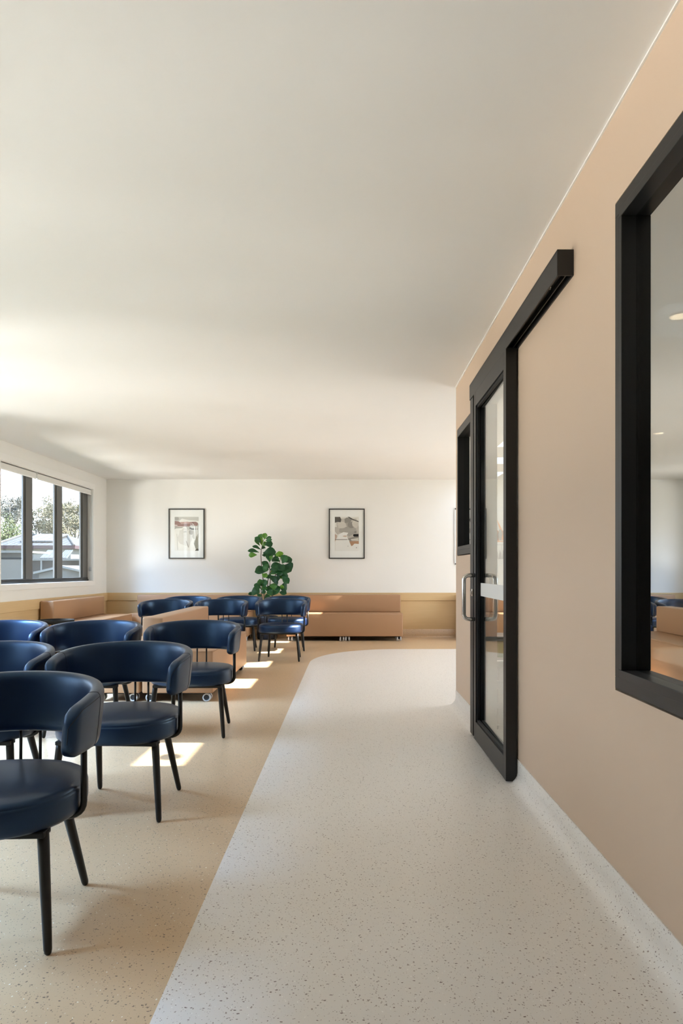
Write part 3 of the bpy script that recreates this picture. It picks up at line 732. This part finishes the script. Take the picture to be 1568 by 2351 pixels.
for (x, hgt) in ((0.60, 0.12), (0.69, 0.23), (0.78, 0.19), (0.92, 0.22)):
    flat(bm, [(x + 0.025 * math.cos(2 * math.pi * k / 12), 0.42 + hgt - 0.03 + 0.028 * math.sin(2 * math.pi * k / 12)) for k in range(12)], 3)
    flat(bm, [(x - 0.02, 0.42), (x + 0.02, 0.42), (x + 0.036, 0.42 + hgt * 0.55), (x + 0.02, 0.42 + hgt * 0.78), (x - 0.02, 0.42 + hgt * 0.78), (x - 0.036, 0.42 + hgt * 0.55)], 2)
flat(bm, [(0.5, 0.34), (1.1, 0.34), (1.1, 0.348), (0.5, 0.348)])
for x in (0.60, 0.70, 0.80, 0.9, 1.0): flat(bm, [(x, 0.25), (x + 0.006, 0.25), (x + 0.006, 0.34), (x, 0.34)])
for k in range(7):
    x = 0.6 + 0.06 * k
    flat(bm, [(x - 0.028, 0.10), (x + 0.028, 0.10), (x + 0.022, 0.19), (x + 0.010, 0.25), (x, 0.20), (x - 0.012, 0.26), (x - 0.02, 0.19)], 2)
build('silhouettes', bm, gr1, t, normals=False)

# ------------------------------------------------------------------ drawer trolley behind the door
t = thing('drawer_trolley', 'slim white plastic drawer trolley standing behind the glass door', 'trolley', (1.16, 5.05, 0))
bm = bmesh.new(); TH = 0.655
for sx in (-0.115, 0.115):
    for sy in (-0.15, 0.15): box(bm, sx - 0.008, sx + 0.008, sy - 0.008, sy + 0.008, 0.03, TH, bev=0.003)
for z in (0.035, 0.18, 0.34, 0.505, TH - 0.012):
    for sy in (-0.15, 0.15): box(bm, -0.115, 0.115, sy - 0.006, sy + 0.006, z - 0.006, z + 0.006)
    for sx in (-0.115, 0.115): box(bm, sx - 0.006, sx + 0.006, -0.15, 0.15, z - 0.006, z + 0.006)
build('frame', bm, 'white_plastic', t)
build('top', B(-0.125, 0.125, -0.16, 0.16, TH, TH + 0.012, bev=0.004), 'white_plastic', t)
for i, z in enumerate((0.045, 0.19, 0.35, 0.515)):
    bm = bmesh.new(); h = 0.10
    box(bm, -0.10, 0.10, -0.155, -0.150, z, z + h); box(bm, -0.10, -0.095, -0.15, 0.145, z, z + h); box(bm, 0.095, 0.10, -0.15, 0.145, z, z + h); box(bm, -0.10, 0.10, 0.14, 0.145, z, z + h); box(bm, -0.10, 0.10, -0.15, 0.145, z, z + 0.004)
    box(bm, -0.03, 0.03, -0.165, -0.155, z + h - 0.02, z + h - 0.008, bev=0.003)
    build('drawer', bm, 'green_plastic' if i == 3 else 'white_plastic', t, label='bright green top drawer' if i == 3 else None)
bm = bmesh.new()
for sx in (-0.105, 0.105):
    for sy in (-0.14, 0.14): tube(bm, [(sx - 0.008, sy, 0.016), (sx + 0.008, sy, 0.016)], 0.016, 12); 
build('castor_wheels', bm, 'rubber', t)

# ------------------------------------------------------------------ ceiling fittings beyond the glazed wall
warm = emit('warm_lamp', (1.0, 0.80, 0.58, 1), 12.0)
for (x, y, lab) in ((2.016, 4.18, 'warm recessed ceiling downlight in the room behind the near black window'), (3.49, 7.74, 'smaller-looking recessed downlight farther off, by the ceiling vent')):
    t = thing('downlight', lab, 'light', (x, y, CEIL), group='recessed downlights')
    bm = bmesh.new(); lathe(bm, [(0.058, -0.004), (0.062, -0.008), (0.075, -0.006), (0.078, -0.0005)], n=32, caps=False); build('rim', bm, 'trim', t)
    bm = bmesh.new(); lathe(bm, [(0.002, -0.0035), (0.059, -0.0040)], n=32); build('lens', bm, warm, t)
t = thing('ceiling_vent', 'square slatted air vent in the ceiling behind the near black window', 'vent', (4.55, 9.6, CEIL))
bm = bmesh.new()
for (a, b, c, d) in ((-0.3, 0.3, -0.3, -0.26), (-0.3, 0.3, 0.26, 0.3), (-0.3, -0.26, -0.26, 0.26), (0.26, 0.3, -0.26, 0.26)): box(bm, a, b, c, d, -0.014, -0.0005, bev=0.002)
build('frame', bm, 'trim', t)
for k in range(7):
    y = -0.22 + 0.073 * k; bm = B(-0.26, 0.26, -0.025, 0.025, -0.0015, 0.0015); bm.transform(Matrix.Translation((0, y, -0.02)) @ Matrix.Rotation(0.5, 4, 'X')); build('slat', bm, 'trim', t)
build('backing', B(-0.26, 0.26, -0.26, 0.26, -0.003, -0.0005), 'black_matt', t)

# ------------------------------------------------------------------ outside, beyond the left window
structure(build('ground', B(-140, 60, -60, 160, -0.9, -0.7), plain('dry_grass', (0.10, 0.10, 0.06, 1), 0.9)))
M['ext_white'] = plain('painted_render', (0.16, 0.16, 0.155, 1), 0.8)
M['tile'] = plain('grey_roof_tile', (0.045, 0.044, 0.042, 1), 0.7)
M['maroon'] = plain('maroon_fascia', (0.03, 0.010, 0.013, 1), 0.6)
M['solar'] = plain('solar_panel', (0.05, 0.05, 0.052, 1), 0.4)
M['tin'] = plain('pale_tin_roof', (0.095, 0.095, 0.092, 1), 0.6)
M['dark_wood'] = plain('dark_timber', (0.016, 0.0155, 0.015, 1), 0.8)
M['bark'] = plain('pale_bark', (0.09, 0.08, 0.07, 1), 0.9)
def foliage_mat(name, a, b):
    t = NT(name); at = t.node('ShaderNodeAttribute'); at.attribute_name = 'tone'
    t.link(t.mix(at.outputs['Fac'], a, b), t.b.inputs['Base Color']); t.b.inputs['Roughness'].default_value = 0.7
    t.b.inputs['Specular IOR Level'].default_value = 0.2; return t.m
def wx(x, d): return (x - 804) * d / 1568.0
def wz(y, d): return 1.14 - (y - 1310) * d / 1568.0

# house with hipped tile roof
HD = 50.0
t = thing('neighbour_house', 'pale house with grey hipped tile roof and maroon fascia outside the window', 'house', (-23, HD, -0.7))
hi = Matrix.Translation((23, -HD, 0.7))
def hp(nm, bm, m, par=None, **k): bm.transform(hi); return build(nm, bm, m, par or t, **k)
HX0, HX1 = wx(-20, HD), wx(170, HD); HE = wz(1253, HD); HB = HD + 9
hp('wall', B(HX0 + 0.4, HX1 - 0.4, HD + 0.4, HB - 0.4, -0.7, HE), 'ext_white')
bm = bmesh.new(); rz_ = wz(1229, 54.5)
v = [bm.verts.new(p) for p in ((HX0, HD, HE), (HX1, HD, HE), (HX1, HB, HE), (HX0, HB, HE), (wx(52, 54.5), 54.5, rz_), (wx(154, 54.5), 54.5, rz_))]
for q in ((0, 1, 5, 4), (1, 2, 5), (2, 3, 4, 5), (3, 0, 4), (0, 3, 2, 1)): bm.faces.new([v[i] for i in q])
def tile_mat():
    tt = NT('roof_tiles'); vv = tt.coords((1, 1, 1)); w = tt.node('ShaderNodeTexWave'); w.inputs['Scale'].default_value = 0.75; w.bands_direction = 'X'
    tt.link(vv, w.inputs['Vector']); w2 = tt.node('ShaderNodeTexWave'); w2.inputs['Scale'].default_value = 0.9; w2.bands_direction = 'Y'; tt.link(vv, w2.inputs['Vector'])
    c = tt.mix(tt.math('MULTIPLY', w.outputs['Fac'], w2.outputs['Fac']), (0.02, 0.019, 0.018, 1), (0.10, 0.098, 0.094, 1))
    tt.link(c, tt.b.inputs['Base Color']); tt.b.inputs['Roughness'].default_value = 0.7; return tt.m
rf = hp('roof', bm, tile_mat())
bm = bmesh.new(); tube(bm, [(HX1, HD, HE + 0.03), (wx(154, 54.5), 54.5, rz_ + 0.03)], 0.09, 6); tube(bm, [(wx(52, 54.5), 54.5, rz_ + 0.03), (wx(154, 54.5), 54.5, rz_ + 0.03)], 0.09, 6); tube(bm, [(HX0, HD, HE + 0.03), (wx(52, 54.5), 54.5, rz_ + 0.03)], 0.09, 6)
hp('ridge_cap', bm, 'tile', rf)
bm = bmesh.new(); box(bm, HX0, HX1, HD - 0.06, HD, HE - 0.22, HE + 0.03); box(bm, HX1, HX1 + 0.06, HD, HB, HE - 0.22, HE + 0.03); hp('fascia', bm, 'maroon')
sl = (rz_ - HE) / 4.5
for i in range(4):
    xa = wx(50 + i * 19, HD + 1.5); bm = bmesh.new(); y0, y1 = HD + 1.2, HD + 4.2
    vs = [bm.verts.new((xx + dx, yy, HE + sl * (yy - HD) + dz)) for dz in (0.06, 0.16) for (xx, dx, yy) in ((xa, 0, y0), (xa, 0.56, y0), (xa, 0.56, y1), (xa, 0, y1))]
    for q in ((0, 1, 2, 3), (4, 5, 6, 7), (0, 1, 5, 4), (1, 2, 6, 5), (2, 3, 7, 6), (3, 0, 4, 7)): bm.faces.new([vs[k] for k in q])
    hp('solar_panel', bm, 'solar')
bm = B(wx(40, HD), wx(46, HD), HD + 0.34, HD + 0.41, wz(1260, HD), wz(1255, HD)); hp('vent_grille', bm, 'dark_wood')

# outbuilding with flat roof and tilted solar panels
OD = 38.0
t = thing('outbuilding', 'low flat-roofed outbuilding with tilted solar panels below the house', 'outbuilding', (-18, OD, -0.7)); hi = Matrix.Translation((18, -OD, 0.7))
hp('roof', B(wx(-10, OD), wx(200, OD), OD, OD + 3.2, wz(1287, OD), wz(1283, OD)), 'tin')
hp('wall', B(wx(-8, OD), wx(196, OD), OD + 0.5, OD + 3.0, -0.7, wz(1287, OD)), 'dark_wood')
for a in (93, 134):
    hp('post', B(wx(a, OD), wx(a + 2.5, OD), OD, OD + 0.1, -0.7, wz(1287, OD)), 'ext_white')
for (xa, xb) in ((89, 128), (130, 152)):
    bm = bmesh.new(); z0, z1 = wz(1283, OD), wz(1265, OD + 1.2); n_ = 4
    for k in range(n_):
        u0 = k / n_ + 0.02; u1 = (k + 1) / n_ - 0.02
        A0, A1 = wx(xa, OD), wx(xb, OD); C0, C1 = wx(xa + 20, OD + 1.2), wx(xb + 16, OD + 1.2)
        P = [(A0 + (A1 - A0) * u0, OD + 0.1, z0), (A0 + (A1 - A0) * u1, OD + 0.1, z0), (C0 + (C1 - C0) * u1, OD + 1.2, z1), (C0 + (C1 - C0) * u0, OD + 1.2, z1)]
        top = [bm.verts.new((p[0], p[1], p[2] + 0.06)) for p in P]; bot = [bm.verts.new(p) for p in P]
        bm.faces.new(top); bm.faces.new(bot[::-1])
        for q in range(4): bm.faces.new((bot[q], bot[(q + 1) % 4], top[(q + 1) % 4], top[q]))
    hp('solar_panel', bm, 'solar')

# shed with a low gable
SD = 28.0
t = thing('garden_shed', 'pale garden shed with low gable roof at the foot of the window view', 'shed', (-12.5, SD, -0.7)); hi = Matrix.Translation((12.5, -SD, 0.7))
xa, xm, xb = wx(76, SD), wx(140, SD), wx(204, SD); ze, za = wz(1318, SD), wz(1303, SD)
hp('wall', B(xa + 0.15, xb - 0.15, SD + 0.2, SD + 4, -0.7, ze), 'tin')
bm = bmesh.new()
for (p, q) in (((xa, ze), (xm, za)), ((xm, za), (xb, ze))):
    vs = [bm.verts.new((x, y, z + dz)) for dz in (0, 0.09) for (x, z) in (p, q) for y in (SD, SD + 4.2)]
    for f_ in ((0, 1, 3, 2), (4, 5, 7, 6), (0, 2, 6, 4), (1, 3, 7, 5), (0, 1, 5, 4), (2, 3, 7, 6)): bm.faces.new([vs[k] for k in f_])
hp('roof', bm, 'ext_white')
bm = bmesh.new(); vs = [bm.verts.new((x, SD + 0.19, z)) for (x, z) in ((xa + 0.15, ze), (xb - 0.15, ze), (xm, za))]; r = bmesh.ops.extrude_face_region(bm, geom=[bm.faces.new(vs)])
bmesh.ops.translate(bm, verts=[e for e in r['geom'] if isinstance(e, bmesh.types.BMVert)], vec=(0, 3.8, 0)); hp('gable', bm, 'tin')
hp('door', B(wx(122, SD), wx(136, SD), SD + 0.15, SD + 0.21, -0.7, wz(1320, SD)), 'ext_white')

# patio screen at the left
PD = 24.0
t = thing('patio_shelter', 'dark patio shelter with glass screen at the left of the window view', 'shelter', (-12, PD, -0.7)); hi = Matrix.Translation((12, -PD, 0.7))
hp('roof', B(wx(-30, PD), wx(58, PD), PD, PD + 2.0, wz(1269, PD), wz(1264, PD)), 'tin')
hp('beam', B(wx(-30, PD), wx(50, PD), PD + 0.1, PD + 0.2, wz(1284, PD), wz(1269, PD)), 'dark_wood')
hp('post', B(wx(48, PD), wx(50, PD), PD + 0.1, PD + 0.2, -0.7, wz(1284, PD)), 'dark_wood')
hp('screen', B(wx(-30, PD), wx(48, PD), PD + 0.12, PD + 0.14, -0.7, wz(1284, PD)), plain('frosted_screen', (0.06, 0.06, 0.056, 1), 0.25))

# trees beyond the roofs
def tree(label, x, d, ytop, ybot, rpx, cols, seed, n=2600, gum=False):
    r = random.Random(seed); s = 1568.0 / d; X = wx(x, d); zt, zb = wz(ytop, d), wz(ybot, d); R = rpx / s
    t = thing('tree', label, 'tree', (X, d, -0.7), group='trees behind the neighbouring roofs')
    bm = bmesh.new(); tube(bm, [(0, 0, 0), (0.1, 0, zb * 0.6 + 0.4), (-0.1, 0.1, (zt + zb) / 2)], [0.35, 0.25, 0.1], 8)
    for k in range(5):
        a = k * 1.3; tube(bm, [(0, 0, zb * 0.7 + 0.4), (R * 0.6 * math.cos(a), R * 0.6 * math.sin(a), zb + 0.7 + (zt - zb) * 0.6)], [0.14, 0.04], 6)
    build('trunk', bm, 'bark', t)
    clumps = []
    for k in range(26 if not gum else 14):
        while True:
            p = Vector((r.uniform(-1, 1), r.uniform(-1, 1), r.uniform(-1, 1)))
            if p.length < 1: break
        zc = (zt + zb) / 2 + 0.7; clumps.append((Vector((p.x * R * 0.85, p.y * R * 0.85, zc + p.z * (zt - zb) / 2 * 0.85)), R * r.uniform(0.22, 0.42)))
    bm = bmesh.new(); tone = bm.faces.layers.float.new('tone')
    for k in range(n):
        c, cr = clumps[k % len(clumps)]; dr = Vector((r.gauss(0, 1), r.gauss(0, 1), r.gauss(0, 1))).normalized()
        p = c + dr * cr * r.uniform(0.6, 1.05); nr = (dr + Vector((r.gauss(0, .6), r.gauss(0, .6), r.gauss(0, .6)))).normalized()
        u = nr.orthogonal().normalized(); u.rotate(Matrix.Rotation(r.uniform(0, 6.28), 3, nr)); w = nr.cross(u); sz = r.uniform(0.06, 0.13) * d / 75
        f_ = bm.faces.new([bm.verts.new(p + a_ * sz * u + b_ * sz * 0.55 * w) for a_, b_ in ((-1, 0), (0, -1), (1, 0), (0, 1))]); f_[tone] = r.random() ** 1.5
    build('foliage', bm, foliage_mat('tree_foliage', *cols), t, normals=False)
g1 = ((0.03, 0.048, 0.018, 1), (0.16, 0.18, 0.09, 1)); g2 = ((0.045, 0.052, 0.026, 1), (0.22, 0.19, 0.135, 1)); g3 = ((0.045, 0.05, 0.042, 1), (0.18, 0.18, 0.16, 1))
tree('greyish gum tree top at the left end of the window view', 22, 112, 1130, 1200, 50, g3, 1, 5200, True)
tree('bushy green tree low at the left end of the window view', 18, 75, 1190, 1260, 62, g1, 2, 6400)
tree('tall tree filling the middle window pane above the tile roof', 100, 97, 1135, 1250, 48, g2, 3, 7600)
tree('russet-tipped tree between the middle and right window panes', 138, 78, 1150, 1250, 42, g2, 4, 6600)
tree('tallest pale green tree in the right-hand window pane', 172, 88, 1140, 1250, 40, g2, 5, 7000)
tree('tree glimpsed past the right edge of the window view', 216, 108, 1140, 1250, 45, g1, 6, 4600)
